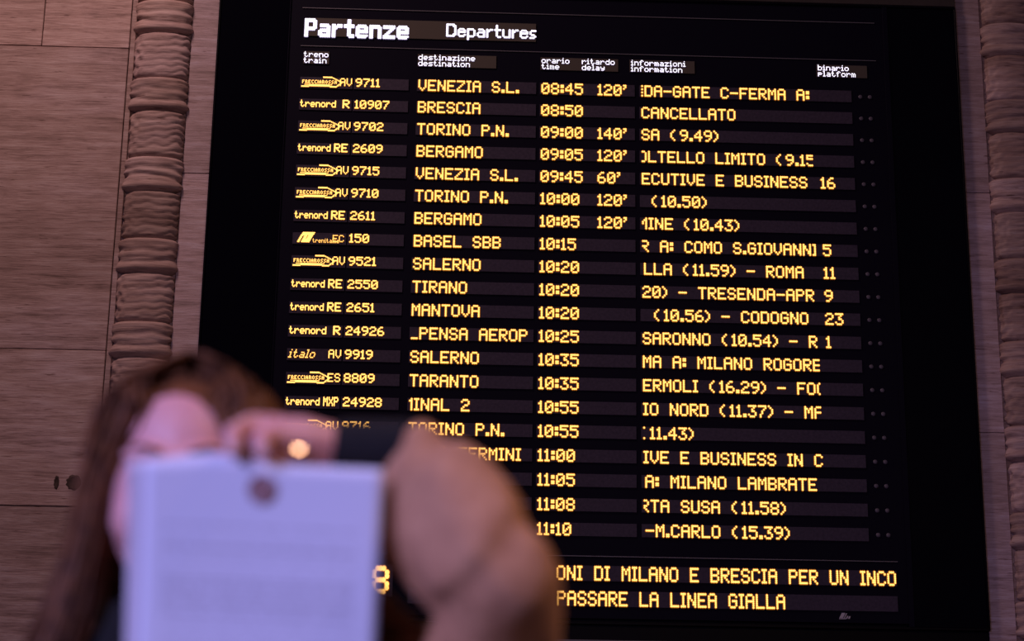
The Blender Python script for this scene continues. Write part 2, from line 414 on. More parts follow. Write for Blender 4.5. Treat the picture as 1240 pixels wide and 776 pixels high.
# headings
s = strip(-0.70, 0.70, Z0 + 0.222, 0.118, M_head_off)
lettering(s, 'Partenze', -0.700, Z0 + 0.215, 0.0103, 0.0108, M_white, BOLD, 11, sides=6, size=1.15)
lettering(s, 'Departures', 0.157, Z0 + 0.2135, 0.0097, 0.0092, M_white, MED, 11, sides=6, size=1.25)
for (x0, x1, words) in ((-0.700, -0.545, (('treno', -0.698), ('train', -0.698))),
                        (-0.012, 0.462, (('destinazione', -0.008), ('destination', -0.008))),
                        (0.730, 1.200, (('orario', 0.736), ('time', 0.736), ('ritardo', 0.980), ('delay', 0.980))),
                        (1.270, 1.665, (('informazioni', 1.278), ('information', 1.278))),
                        (2.408, 2.717, (('binario', 2.416), ('platform', 2.416)))):
    zc = Z0 + 0.022
    s = strip(x0, x1, zc, 0.080, M_head_off)
    for k, (wd_, x) in enumerate(words):
        nat = bitmap(wd_, F57)[1]
        pitch = 0.0051
        lettering(s, wd_, x, zc + (0.0195 if k % 2 == 0 else -0.0195), pitch, 0.0051, M_white, sides=4, size=1.1)

def swoosh(parent, x, zc):
    """striped high speed train emblem: a band of fine letters between a curved top and bottom line"""
    p = 0.0046; dots = set()
    small = {'F': "111 100 110 100 100", 'R': "110 101 110 101 101", 'E': "111 100 110 100 111", 'C': "011 100 100 100 011",
             'I': "1 1 1 1 1", 'A': "010 101 111 101 101", 'O': "010 101 101 101 010", 'S': "011 100 010 001 110"}
    xx = 1
    for ch in 'FRECCIAROSSA':
        rows = small[ch].split()
        for r_, s_ in enumerate(rows):
            for c_, v in enumerate(s_):
                if v == '1': dots.add((xx + c_, 5 + r_))
        xx += len(rows[0]) + 1
    for c_ in range(28, 40): dots.add((c_, 0)); dots.add((c_, 1))
    for k in range(13): dots.add((40 + int(k * 0.95), 1 + int(k * 0.55)));  dots.add((41 + int(k * 0.95), 1 + int(k * 0.55)))
    for k in range(10): dots.add((52 - int(k * 0.8), 8 + k * 7 // 10)); dots.add((51 - int(k * 0.8), 8 + k * 7 // 10))
    for c_ in range(0, 46): dots.add((c_, 14 - int(1.6 * math.sin(c_ / 46 * math.pi)))); dots.add((c_, 13 - int(1.6 * math.sin(c_ / 46 * math.pi))))
    for c_ in range(4, 40): dots.add((c_, 11))
    me = led_mesh(sorted(dots), p, p, 1.2, sides=4)
    o = link('emblem', me, None, parent); o.location = (x, 0, zc + 6.6 * p)

def italia(parent, x, zc):
    p = 0.0045; dots = set()
    for r_ in range(14):
        for c_ in range(4, 20):
            cc = c_ + int((13 - r_) * 0.55)
            if not (6 < c_ < 9 and r_ > 4) and not (12 < c_ < 14 and 3 < r_ < 9): dots.add((cc, r_))
    me = led_mesh(sorted(dots), p, p, 1.2, sides=4)
    o = link('emblem', me, None, parent); o.location = (x, 0, zc + 6.5 * p)
    lettering(parent, 'trenitalia', x + 0.105, zc - 0.019, 0.0029, 0.0036, sides=4, size=1.1)

rows = [
 ('F', 'AV', '9711', 'VENEZIA S.L.', 0, '08:45', "120'", '|DA-GATE C-FERMA A:', 0, ''),
 ('T', 'R', '10907', 'BRESCIA', 0, '08:50', '', 'CANCELLATO', 0, ''),
 ('F', 'AV', '9702', 'TORINO P.N.', 0, '09:00', "140'", 'SA (9.49)', 0, ''),
 ('T', 'RE', '2609', 'BERGAMO', 0, '09:05', "120'", 'OLTELLO LIMITO (9.15)', -2, ''),
 ('F', 'AV', '9715', 'VENEZIA S.L.', 0, '09:45', "60'", 'ECUTIVE E BUSINESS', 0, '16'),
 ('F', 'AV', '9710', 'TORINO P.N.', 0, '10:00', "120'", ' (10.50)', 0, ''),
 ('T', 'RE', '2611', 'BERGAMO', 0, '10:05', "120'", 'MINE (10.43)', -2, ''),
 ('I', 'EC', '150', 'BASEL SBB', 0, '10:15', '', 'R A: COMO S.GIOVANNI', -1, '5'),
 ('F', 'AV', '9521', 'SALERNO', 0, '10:20', '', 'LLA (11.59) - ROMA', 1, '11'),
 ('T', 'RE', '2550', 'TIRANO', 0, '10:20', '', '20) - TRESENDA-APR', 0, '9'),
 ('T', 'RE', '2651', 'MANTOVA', 0, '10:20', '', ' (10.56) - CODOGNO', 1, '23'),
 ('T', 'R', '24926', 'LPENSA AEROP', -1, '10:25', '', 'SARONNO (10.54) - R', 0, '1'),
 ('N', 'AV', '9919', 'SALERNO', 0, '10:35', '', 'MA A: MILANO ROGOREDO', 0, ''),
 ('F', 'ES', '8809', 'TARANTO', 0, '10:35', '', 'ERMOLI (16.29) - FOG', 0, ''),
 ('T', 'MXP', '24928', 'MINAL 2', -3, '10:55', '', 'IO NORD (11.37) - MA', 0, ''),
 ('F', 'AV', '9716', 'TORINO P.N.', 0, '10:55', '', '(11.43)', -2, ''),
 ('', '', '', 'ROMA TERMINI', 0, '11:00', '', 'IVE E BUSINESS IN CA', 0, ''),
 ('', '', '', '', 0, '11:05', '', 'A: MILANO LAMBRATE', 1, ''),
 ('', '', '', '', 0, '11:08', '', 'RTA SUSA (11.58)', -2, ''),
 ('', '', '', '', 0, '11:10', '', '-M.CARLO (15.39)', 1, '')]
lens_bm = bmesh.new()
bmesh.ops.create_uvsphere(lens_bm, u_segments=12, v_segments=6, radius=0.013)
for v in lens_bm.verts: v.co.y *= 0.35
lens_me = bpy.data.meshes.new('indicator_lamp'); lens_bm.to_mesh(lens_me); lens_bm.free(); lens_me.materials.append(M_lamp)
for p_ in lens_me.polygons: p_.use_smooth = True
for i, (logo, cls, num, dest, doff, tm, dl, info, ioff, plat) in enumerate(rows):
    zc = Z0 - 0.14 * (i + 1)
    s_logo = strip(-0.712, -0.399, zc, 0.070)
    s_num = strip(-0.391, -0.062, zc, 0.070)
    s_dest = strip(-0.012, 0.705, zc)
    s_time = strip(0.728, 1.300, zc)
    s_info = strip(1.328, 2.616, zc)
    zt = zc + 0.006
    if logo == 'F':
        swoosh(s_logo, -0.702, zt)
        lettering(s_logo, cls, -0.474, zt, 0.0066, 0.0072, sides=4, size=1.2)
    elif logo == 'T':
        lettering(s_logo, 'trenord', -0.706, zt - 0.002, 0.0052 if cls == 'R' else 0.0047, 0.0062, sides=6, size=1.3)
        if cls == 'R': lettering(s_logo, 'R', -0.452, zt, 0.0080, 0.0075, sides=6, size=1.25)
        elif cls == 'RE': lettering(s_logo, 'RE', -0.492, zt, 0.0072, 0.0075, sides=6, size=1.25)
        else: lettering(s_logo, 'MXP', -0.492, zt, 0.0050, 0.0075, sides=6, size=1.25)
    elif logo == 'I':
        italia(s_logo, -0.700, zt); lettering(s_logo, cls, -0.478, zt - 0.004, 0.0060, 0.0062, sides=4, size=1.0)
    elif logo == 'N':
        lettering(s_logo, 'italo', -0.705, zt - 0.002, 0.0060, 0.0072, sides=4, size=1.05, x_skew=0.35)
        lettering(s_logo, cls, -0.474, zt, 0.0066, 0.0072, sides=4, size=1.2)
    if num: lettering(s_num, num, -0.380, zt, 0.0076, 0.0076, sides=6, size=1.15)
    if dest: lettering(s_dest, dest, -0.003, zc, PX, PZ, offset=doff, clip=74)
    lettering(s_time, tm, 0.737, zc, PX, PZ)
    if dl: lettering(s_time, dl, 1.076, zc, PX, PZ)
    lettering(s_info, info, 1.340, zc, PX, PZ, offset=ioff, clip=107)
    if plat: lettering(s_info, plat, 2.410, zc, PX, PZ)
    for x in (2.671, 2.729):
        o = bpy.data.objects.new('indicator_lamp', lens_me); COL.objects.link(o); o.parent = board
        o.location = Vector((x, 0.003, zc)) + boff
# scrolling message lines and the big clock digit
s_m1 = strip(0.02, 2.765, Z0 - 3.045, 0.086)
s_m2 = strip(0.02, 2.765, Z0 - 3.186, 0.086)
lettering(s_m1, 'ONI DI MILANO E BRESCIA PER UN INCO', 0.849, Z0 - 3.045, PX, 0.0115)
lettering(s_m2, 'PASSARE LA LINEA GIALLA', 0.852, Z0 - 3.186, PX, 0.0115)
s_c = strip(-0.70, -0.065, Z0 - 3.105, 0.176)
lettering(s_c, '8', -0.178, Z0 - 3.103, 0.0180, 0.0215, size=1.25, sides=8)
# small grey maker's mark below the message lines
bm = bmesh.new()
def para(x0, x1, z0, z1, sk):
    a = add_box(bm, x0, x1, 0.0045, 0.006, z0, z1)
    for v in a: v.co.x += (v.co.z - z0) * sk
para(2.432, 2.452, Z0 - 3.272, Z0 - 3.240, 0.5); para(2.457, 2.463, Z0 - 3.272, Z0 - 3.242, 0.5)
para(2.470, 2.478, Z0 - 3.272, Z0 - 3.256, 0.4); para(2.482, 2.492, Z0 - 3.272, Z0 - 3.258, 0.4); para(2.432, 2.470, Z0 - 3.275, Z0 - 3.270, 0)
bpart(from_bm('maker_mark', bm, M_mark, board))
lin = box('trim_4', L_ + 0.002, R_ - 0.002, 0.0, 0.0749, T_ + 0.004, Z0 + 1.4, M_lintel, None, 0.004); tag(lin, kind='structure')
# flush black panel: recess shade under the board put into its colour; grey lip
rec = box('trim_3', L_ + 0.002, R_ - 0.002, 0.03, 0.0749, Z0 - 3.618, B_ - 0.004, M_case); tag(rec, kind='structure')
box('lower_lip', 0.55, 1.62, 0.005, 0.03, Z0 - 3.425, Z0 - 3.412, M_edge, rec, 0.002)

# ------------------------------------------------------------------ woman
def capsule(bm, p0, r0, p1, r1, seg=14):
    p0, p1 = Vector(p0), Vector(p1)
    for p, r in ((p0, r0), (p1, r1)):
        bmesh.ops.create_uvsphere(bm, u_segments=seg, v_segments=seg // 2 + 1, radius=r, matrix=Matrix.Translation(p))
    d = p1 - p0; ln = d.length
    if ln < 1e-6: return
    q = d.to_track_quat('Z', 'Y').to_matrix().to_4x4()
    bmesh.ops.create_cone(bm, cap_ends=True, segments=seg, radius1=r0, radius2=r1, depth=ln, matrix=Matrix.Translation((p0 + p1) / 2) @ q)
def chain(bm, pts, seg=14):
    for (a, ra), (b, rb) in zip(pts[:-1], pts[1:]): capsule(bm, a, ra, b, rb, seg)
def ell(bm, c, r, rot=None, seg=20):
    m = Matrix.Translation(Vector(c)) @ (rot or Matrix()) @ Matrix.Diagonal((*r, 1))
    bmesh.ops.create_uvsphere(bm, u_segments=seg, v_segments=seg // 2 + 2, radius=1, matrix=m)
def remesh(o, vox, smooth=4, fac=0.5):
    r = o.modifiers.new('Remesh', 'REMESH'); r.mode = 'VOXEL'; r.voxel_size = vox; r.use_smooth_shade = True
    s_ = o.modifiers.new('Smooth', 'SMOOTH'); s_.iterations = smooth; s_.factor = fac
    return o

PXo = Vector((0.018, -8.045, 0.0))
woman = empty('person', PXo)
tag(woman, 'long-haired woman in a camel coat holding a sheet of paper before her face', 'person')
def wpart(o): o.location = Vector(o.location) - PXo; return o
V = Vector
HC = V((0.0171, -8.090, 1.5496))       # head centre
bm = bmesh.new()
# skull and face
def head_bits(bm):
    c = HC
    ell(bm, c + V((0, 0.018, 0.035)), (0.074, 0.092, 0.082), seg=28)
    ell(bm, c + V((0, -0.012, -0.016)), (0.068, 0.074, 0.090), seg=28)
    ell(bm, c + V((0, -0.032, -0.068)), (0.048, 0.050, 0.046), seg=20)   # jaw
    ell(bm, c + V((0, -0.068, -0.100)), (0.019, 0.017, 0.015))           # chin
    for s in (-1, 1):
        ell(bm, c + V((s * 0.032, -0.050, -0.034)), (0.030, 0.030, 0.032))   # cheek
        ell(bm, c + V((s * 0.027, -0.066, 0.024)), (0.026, 0.014, 0.011))    # brow ridge
        ell(bm, c + V((s * 0.074, 0.012, -0.010)), (0.008, 0.018, 0.030), Matrix.Rotation(s * 0.3, 4, 'Z'))  # ear
        ell(bm, c + V((s * 0.011, -0.094, -0.038)), (0.008, 0.009, 0.007))   # nostril wing
        ell(bm, c + V((s * 0.031, -0.068, 0.002)), (0.016, 0.014, 0.011))    # eyelids
    chain(bm, [(c + V((0, -0.083, 0.012)), 0.008), (c + V((0, -0.096, -0.012)), 0.008), (c + V((0, -0.104, -0.034)), 0.0095)])
    ell(bm, c + V((0, -0.082, -0.062)), (0.024, 0.012, 0.012))
head_bits(bm)
# neck, shoulders, trunk, hips
chain(bm, [(V((0.0175, -8.060, 1.470)), 0.052), (V((0.018, -8.040, 1.37)), 0.056)])
chain(bm, [(V((-0.14, -8.035, 1.335)), 0.050), (V((0.018, -8.035, 1.365)), 0.062), (V((0.180, -8.045, 1.335)), 0.050)])
ell(bm, (0.018, -8.045, 1.22), (0.150, 0.105, 0.17)); ell(bm, (0.018, -8.045, 1.04), (0.125, 0.095, 0.15)); ell(bm, (0.018, -8.04, 0.90), (0.160, 0.115, 0.13))
# legs
for s in (-1, 1):
    x = 0.018 + s * 0.085
    chain(bm, [(V((x, -8.04, 0.86)), 0.085), (V((x + s * 0.01, -8.05, 0.47)), 0.055), (V((x + s * 0.012, -8.035, 0.36)), 0.052), (V((x + s * 0.015, -8.02, 0.09)), 0.036)])
    chain(bm, [(V((x + s * 0.015, -8.02, 0.055)), 0.032), (V((x + s * 0.02, -8.14, 0.035)), 0.030)])
# right arm hanging relaxed
chain(bm, [(V((-0.155, -8.03, 1.33)), 0.048), (V((-0.215, -8.02, 1.05)), 0.038), (V((-0.215, -8.07, 0.82)), 0.026)])
ell(bm, (-0.214, -8.082, 0.765), (0.020, 0.040, 0.048))
for k in range(4):
    y = -8.112 + k * 0.019; ln = (0.030, 0.036, 0.034, 0.026)[k]
    chain(bm, [(V((-0.214, y, 0.735)), 0.0090), (V((-0.210, y - 0.004, 0.735 - ln)), 0.0084), (V((-0.200, y - 0.004, 0.735 - ln - 0.024)), 0.0078), (V((-0.188, y - 0.003, 0.735 - ln - 0.042)), 0.0070)])
chain(bm, [(V((-0.212, -8.105, 0.79)), 0.0115), (V((-0.198, -8.135, 0.760)), 0.0100), (V((-0.190, -8.142, 0.730)), 0.0088)])
# left arm raised, elbow out
chain(bm, [(V((0.195, -8.06, 1.335)), 0.048), (V((0.269, -8.145, 1.352)), 0.043), (V((0.320, -8.250, 1.398)), 0.038), (V((0.318, -8.305, 1.446)), 0.036), (V((0.262, -8.274, 1.515)), 0.032), (V((0.225, -8.262, 1.556)), 0.022), (V((0.195, -8.250, 1.5645)), 0.020)])
# left hand: back of the hand to the camera, fingers closing on the top of the sheet
F = dict(wr=(.1866, -8.2477, 1.5649), i0=(.1461, -8.2753, 1.5769), i1=(.1018, -8.2897, 1.5785), i2=(.0880, -8.3137, 1.5650), i3=(.0915, -8.3225, 1.5490),
 m0=(.1509, -8.2768, 1.5667), m1=(.1206, -8.2964, 1.5663), m2=(.1125, -8.3160, 1.5580), m3=(.1170, -8.3232, 1.5475),
 r0=(.1568, -8.2702, 1.5575), r1=(.1298, -8.2869, 1.5547), r2=(.1220, -8.2880, 1.5357), r3=(.1290, -8.2800, 1.5200),
 l0=(.1640, -8.2626, 1.5489), l1=(.1440, -8.2725, 1.5409), l2=(.1390, -8.2740, 1.5251), l3=(.1440, -8.2680, 1.5137),
 t0=(.1747, -8.2384, 1.5702), t1=(.1437, -8.2300, 1.5671), t2=(.1160, -8.2520, 1.5540), t3=(.0970, -8.2850, 1.5320))
F = {k: V(v) for k, v in F.items()}
wr = F['wr']
for k, r in (('i0', .0125), ('m0', .0125), ('r0', .0120), ('l0', .0108)):
    chain(bm, [(wr, 0.020), (wr.lerp(F[k], 0.6), 0.0150), (F[k], r)], 12)
chain(bm, [(F['i0'], .0120), (F['i1'], .0098), (F['i2'], .0085), (F['i3'], .0074)], 12)
chain(bm, [(F['m0'], .0120), (F['m1'], .0098), (F['m2'], .0086), (F['m3'], .0075)], 12)
chain(bm, [(F['r0'], .0115), (F['r1'], .0094), (F['r2'], .0083), (F['r3'], .0073)], 12)
chain(bm, [(F['l0'], .0102), (F['l1'], .0082), (F['l2'], .0074), (F['l3'], .0066)], 12)
chain(bm, [(wr + V((0, .006, 0)), 0.017), (F['t0'], .0140), (F['t1'], .0120), (F['t2'], .0102), (F['t3'], .0088)], 12)
body = wpart(from_bm('body', bm, M_skin, woman, True)); remesh(body, 0.0034, 4)
# face details
for s in (-1, 1):
    bm = bmesh.new(); ell(bm, HC + V((s * 0.031, -0.0735, 0.002)), (0.0125, 0.0100, 0.0066))
    e_ = wpart(from_bm('eye', bm, M_eye, woman, True))
    bm = bmesh.new(); ell(bm, HC + V((s * 0.031, -0.0828, 0.002)), (0.0052, 0.0014, 0.0052))
    from_bm('iris', bm, M_iris, e_, True)
    bm = bmesh.new()
    chain(bm, [(HC + V((s * 0.015, -0.0815, 0.025)), 0.0022), (HC + V((s * 0.032, -0.0795, 0.030)), 0.0024), (HC + V((s * 0.049, -0.0690, 0.027)), 0.0014)], 8)
    wpart(from_bm('eyebrow', bm, M_brow, woman, True))
bm = bmesh.new()
ell(bm, HC + V((0, -0.0900, -0.0585)), (0.021, 0.0060, 0.0042)); ell(bm, HC + V((0, -0.0905, -0.0665)), (0.018, 0.0068, 0.0056))
wpart(from_bm('lips', bm, M_lip, woman, True))
for a, b in (('i2', 'i3'), ('m2', 'm3')):
    d = (F[b] - F[a]).normalized(); bm = bmesh.new()
    ell(bm, F[b] + V((0, -0.0058, 0.0005)), (0.0048, 0.0018, 0.0062)); wpart(from_bm('fingernail', bm, M_nail, woman, True))

# coat, grown round the arms and trunk; baggy sleeve on the raised arm
bm = bmesh.new()
S = dict(s0=(.2460, -8.2715, 1.5590), s1=(.2550, -8.2715, 1.5340), s2=(.2770, -8.2783, 1.4950), s3=(.3240, -8.3180, 1.4480), s3b=(.3230, -8.2524, 1.3964), s4=(.2693, -8.1455, 1.3493), s5=(.2033, -8.0674, 1.3300))
chain(bm, [(S['s0'], .0295), (S['s1'], .0400), (S['s2'], .0490), (S['s3'], .0500)], 24)
chain(bm, [(S['s3'], .0500), (S['s3b'], .0560), (S['s4'], .0620), (S['s5'], .0680)], 24)
chain(bm, [(V((.2480, -8.2590, 1.5200)), .0380), (V((.2540, -8.2480, 1.4980)), .0440), (V((.2980, -8.2700, 1.4560)), .0500)], 24)   # baggy underside of the forearm
# soft folds
for k in range(6):
    t = k / 5; a = V(S['s1']).lerp(V(S['s3']), 0.15 + 0.7 * t)
    ax = (V(S['s3']) - V(S['s1'])).normalized(); u = ax.cross(V((0, 1, 0))).normalized(); v_ = ax.cross(u)
    R0 = 0.040 + 0.010 * t; ring = []
    for q in range(9):
        an = -1.9 + q * 0.42 + k * 0.5
        ring.append((a + (u * math.cos(an) + v_ * math.sin(an)) * R0 + ax * 0.012 * math.sin(q * 0.9 + k), 0.009 + 0.004 * math.sin(q / 8 * math.pi)))
    chain(bm, ring, 10)
chain(bm, [(V((0.018, -8.03, 1.345)), .085), (V((-0.150, -8.032, 1.325)), .076), (V((-0.215, -8.02, 1.07)), .056), (V((-0.215, -8.06, 0.87)), .050)], 24)
chain(bm, [(V((0.018, -8.03, 1.345)), .085), (S['s5'], .068)], 24)
ell(bm, (0.018, -8.04, 1.21), (0.178, 0.130, 0.20), seg=28); ell(bm, (0.018, -8.04, 1.00), (0.165, 0.125, 0.22), seg=28)
ell(bm, (0.018, -8.035, 0.80), (0.195, 0.145, 0.24), seg=28); ell(bm, (0.018, -8.035, 0.66), (0.20, 0.15, 0.13), seg=28)
coat = wpart(from_bm('coat', bm, M_coat, woman, True)); remesh(coat, 0.006, 8)
tx = bpy.data.textures.new('cloth_folds', 'CLOUDS'); tx.noise_scale = 0.09; tx.noise_depth = 2
dm = coat.modifiers.new('Folds', 'DISPLACE'); dm.texture = tx; dm.strength = 0.016; dm.mid_level = 0.5
for z in (1.26, 1.14, 1.02, 0.90):
    bm = bmesh.new(); ell(bm, (0.045, -8.170 if z > 0.95 else -8.178, z), (0.014, 0.007, 0.014), seg=16)
    wpart(from_bm('button', bm, M_shoe, woman, True))
bm = bmesh.new()
chain(bm, [(V((0.004, -8.160, 1.33)), .006), (V((0.006, -8.174, 1.20)), .006), (V((0.006, -8.170, 1.00)), .006), (V((0.006, -8.184, 0.78)), .006)], 8)
wpart(from_bm('front_edge', bm, M_coat, woman, True))
# collar scarf, cuff, trousers, shoes
bm = bmesh.new()
for k in range(3):
    ring = [(V((0.018 + (0.066 + 0.010 * k) * math.cos(a), -8.052 + (0.062 + 0.008 * k) * math.sin(a), 1.432 - 0.026 * k + 0.007 * math.sin(3 * a + k))), 0.020) for a in [q * math.pi / 10 for q in range(21)]]
    chain(bm, ring, 10)
sc_o = wpart(from_bm('scarf', bm, M_knit, woman, True)); remesh(sc_o, 0.005, 4)
bm = bmesh.new()
for k in range(8):
    a, b = V((.1780, -8.2510, 1.5645)), V((.2420, -8.2712, 1.5605))
    c0, c1 = a.lerp(b, k / 8), a.lerp(b, (k + 0.72) / 8)
    rr = 0.0262 + 0.0010 * (k % 2) - 0.0022 * (k == 0); capsule(bm, c0, rr, c1, rr, 16)
cf = wpart(from_bm('sweater_cuff', bm, M_knit, woman, True)); remesh(cf, 0.003, 3)
tag(cf, 'black knitted cuff')
bm = bmesh.new()
for s in (-1, 1):
    x = 0.018 + s * 0.085
    chain(bm, [(V((x, -8.04, 0.72)), 0.092), (V((x + s * 0.01, -8.05, 0.47)), 0.066), (V((x + s * 0.015, -8.02, 0.13)), 0.052)], 18)
tr_ = wpart(from_bm('trousers', bm, M_jeans, woman, True)); remesh(tr_, 0.008, 4)
for s in (-1, 1):
    x = 0.118 * s + 0.018; bm = bmesh.new()
    ell(bm, (x, -8.10, 0.042), (0.045, 0.125, 0.042)); ell(bm, (x - 0.006 * s, -8.02, 0.070), (0.046, 0.056, 0.070))
    for v in bm.verts: v.co.z = max(v.co.z, 0.0)
    wpart(from_bm('shoe', bm, M_shoe, woman, True))

# hair: underlayer shell plus combed strands
bm = bmesh.new()
ell(bm, HC + V((0.004, 0.032, 0.046)), (0.088, 0.0975, 0.086), seg=28)
ell(bm, HC + V((0.004, 0.058, -0.02)), (0.084, 0.066, 0.115), seg=24)
LCK = [[(-0.052, -0.020, 0.070, .034), (-0.078, -0.022, 0.010, .019), (-0.090, -0.012, -0.070, .020), (-0.108, -0.012, -0.145, .025), (-0.142, -0.025, -0.235, .030), (-0.150, -0.03, -0.32, .022)],
       [(0.054, -0.022, 0.066, .040), (0.088, -0.020, 0.010, .028), (0.0994, -0.0522, -0.0416, 0.028), (0.1387, -0.0834, -0.0838, 0.027), (0.1833, -0.1113, -0.1199, 0.026), (0.2221, -0.1288, -0.1553, 0.025), (0.2417, -0.1277, -0.2004, 0.022), (0.21, -0.19, -0.30, 0.018)],
       [(-0.03, 0.07, 0.0, .05), (-0.04, 0.085, -0.12, .05), (-0.05, 0.10, -0.25, .045), (-0.05, 0.10, -0.36, .03)],
       [(0.03, 0.07, 0.0, .05), (0.05, 0.085, -0.12, .05), (0.06, 0.10, -0.25, .045), (0.06, 0.10, -0.36, .03)]]
for lk in LCK: chain(bm, [(HC + V(p[:3]), p[3]) for p in lk], 16)
hair = wpart(from_bm('hair', bm, M_hair, woman, True)); remesh(hair, 0.005, 5)
# carve the face opening by keeping the shell behind the hairline is done through its placement; strands cover the edges
def tube(vs_, fs, pts, rads, sides=3):
    b0 = len(vs_)
    for k, (p, r) in enumerate(zip(pts, rads)):
        d = (pts[min(k + 1, len(pts) - 1)] - pts[max(k - 1, 0)]).normalized()
        u = d.orthogonal().normalized(); v_ = d.cross(u)
        for q in range(sides):
            a = 2 * math.pi * q / sides; vs_.append(p + (u * math.cos(a) + v_ * math.sin(a)) * r)
    for k in range(len(pts) - 1):
        for q in range(sides):
            q2 = (q + 1) % sides
            fs.append((b0 + k * sides + q, b0 + k * sides + q2, b0 + (k + 1) * sides + q2, b0 + (k + 1) * sides + q))
def spline(P, n):
    out = []
    for i in range(n):
        t = i / (n - 1) * (len(P) - 1); k = min(int(t), len(P) - 2); f = t - k
        p0, p1, p2, p3 = P[max(k - 1, 0)], P[k], P[k + 1], P[min(k + 2, len(P) - 1)]
        out.append(0.5 * ((2 * p1) + (p2 - p0) * f + (2 * p0 - 5 * p1 + 4 * p2 - p3) * f * f + (3 * p1 - p0 - 3 * p2 + p3) * f ** 3))
    return out
vs_, fs = [], []
rnd = random.Random(3)
for li, lk in enumerate(LCK):
    for k in range(230 if li < 2 else 130):
        a = rnd.uniform(0, 2 * math.pi); rr = rnd.uniform(0.75, 1.12)
        side = -1 if li in (0, 2) else 1
        P = [HC + V((0.006 - side * rnd.uniform(-0.01, 0.004), rnd.uniform(-0.045, 0.06), 0.132)),
             HC + V((side * rnd.uniform(0.035, 0.06), (-0.035 + rnd.uniform(-0.02, 0.02)) if li < 2 else 0.11, 0.110 - rnd.uniform(0, 0.012)))]
        for j, p in enumerate(lk):
            P.append(HC + V(p[:3]) + V((math.cos(a), math.sin(a), 0.25 * math.sin(a * 2))) * p[3] * rr * (1 + 0.15 * math.sin(j * 1.3 + k)))
        P[-1] += V((0, 0, rnd.uniform(-0.05, 0.03)))
        pts = spline(P, 20)
        r0 = rnd.uniform(0.0012, 0.0024)
        tube(vs_, fs, pts, [r0 * (0.6 + 0.4 * math.sin(math.pi * min(1, q / 12))) * (1 - 0.6 * max(0, q - 13) / 7) for q in range(20)])
SC_ = HC + V((0.004, 0.032, 0.046))
for k in range(420):          # strands combed over the crown from the parting, then down the back and sides
    side = -1 if k % 2 else 1
    v = rnd.uniform(-0.72, 0.96); q_ = math.sqrt(1 - v * v); P = []
    for ph in (4, 28, 55, 82, 100):
        a = math.radians(ph)
        P.append(SC_ + V((side * 0.092 * q_ * math.sin(a), 0.101 * v + 0.012 * (ph / 100), 0.090 * (q_ * math.cos(a)) + 0.002 * rnd.random())) * 1.0)
    e_ = P[-1]; wv = rnd.uniform(-0.006, 0.006)
    for j, dz in enumerate((0.07, 0.16, 0.26, 0.34)):
        back = 0.03 + 0.05 * max(0.0, 0.3 - v) * (j + 1) * 0.5
        P.append(e_ + V((side * (0.004 + 0.004 * j) + wv * j, back * (0.6 + 0.3 * j), -dz)))
    pts = spline(P, 20); r0 = rnd.uniform(0.0014, 0.0026)
    tube(vs_, fs, pts, [r0 * (1 - 0.6 * max(0, q - 14) / 6) for q in range(20)])
me = bpy.data.meshes.new('hair_strands'); me.from_pydata([tuple(v) for v in vs_], [], fs); me.update()
st = wpart(link('hair_strands', me, M_hair, woman, True)); tag(st, kind='stuff')

# ring on the ring finger; round face added and aimed to make a glint
ring = None
bm = bmesh.new()
rc = F['r0'].lerp(F['r1'], 0.45); ax = (F['r1'] - F['r0']).normalized()
n = 20; u = ax.orthogonal().normalized(); v_ = ax.cross(u)
grid = []
for i in range(n):
    a = 2 * math.pi * i / n; cdir = u * math.cos(a) + v_ * math.sin(a); row = []
    for j in range(8):
        b = 2 * math.pi * j / 8
        row.append(bm.verts.new(rc + cdir * (0.0112 + 0.0012 * math.cos(b)) + ax * 0.0016 * math.sin(b)))
    grid.append(row)
for i in range(n):
    for j in range(8): bm.faces.new((grid[i][j], grid[(i + 1) % n][j], grid[(i + 1) % n][(j + 1) % 8], grid[i][(j + 1) % 8]))
rg = from_bm('finger_ring', bm, M_gold, None, True)
tag(rg, 'metal finger ring with a round glint face on the raised hand', 'ring')
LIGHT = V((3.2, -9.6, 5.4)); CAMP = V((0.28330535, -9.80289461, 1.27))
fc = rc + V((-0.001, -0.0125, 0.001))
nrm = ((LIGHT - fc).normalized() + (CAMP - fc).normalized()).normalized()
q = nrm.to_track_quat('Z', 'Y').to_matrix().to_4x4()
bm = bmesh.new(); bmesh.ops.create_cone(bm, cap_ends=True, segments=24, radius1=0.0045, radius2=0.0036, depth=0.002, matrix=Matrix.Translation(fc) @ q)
from_bm('ring_glint_face', bm, M_glint, rg)

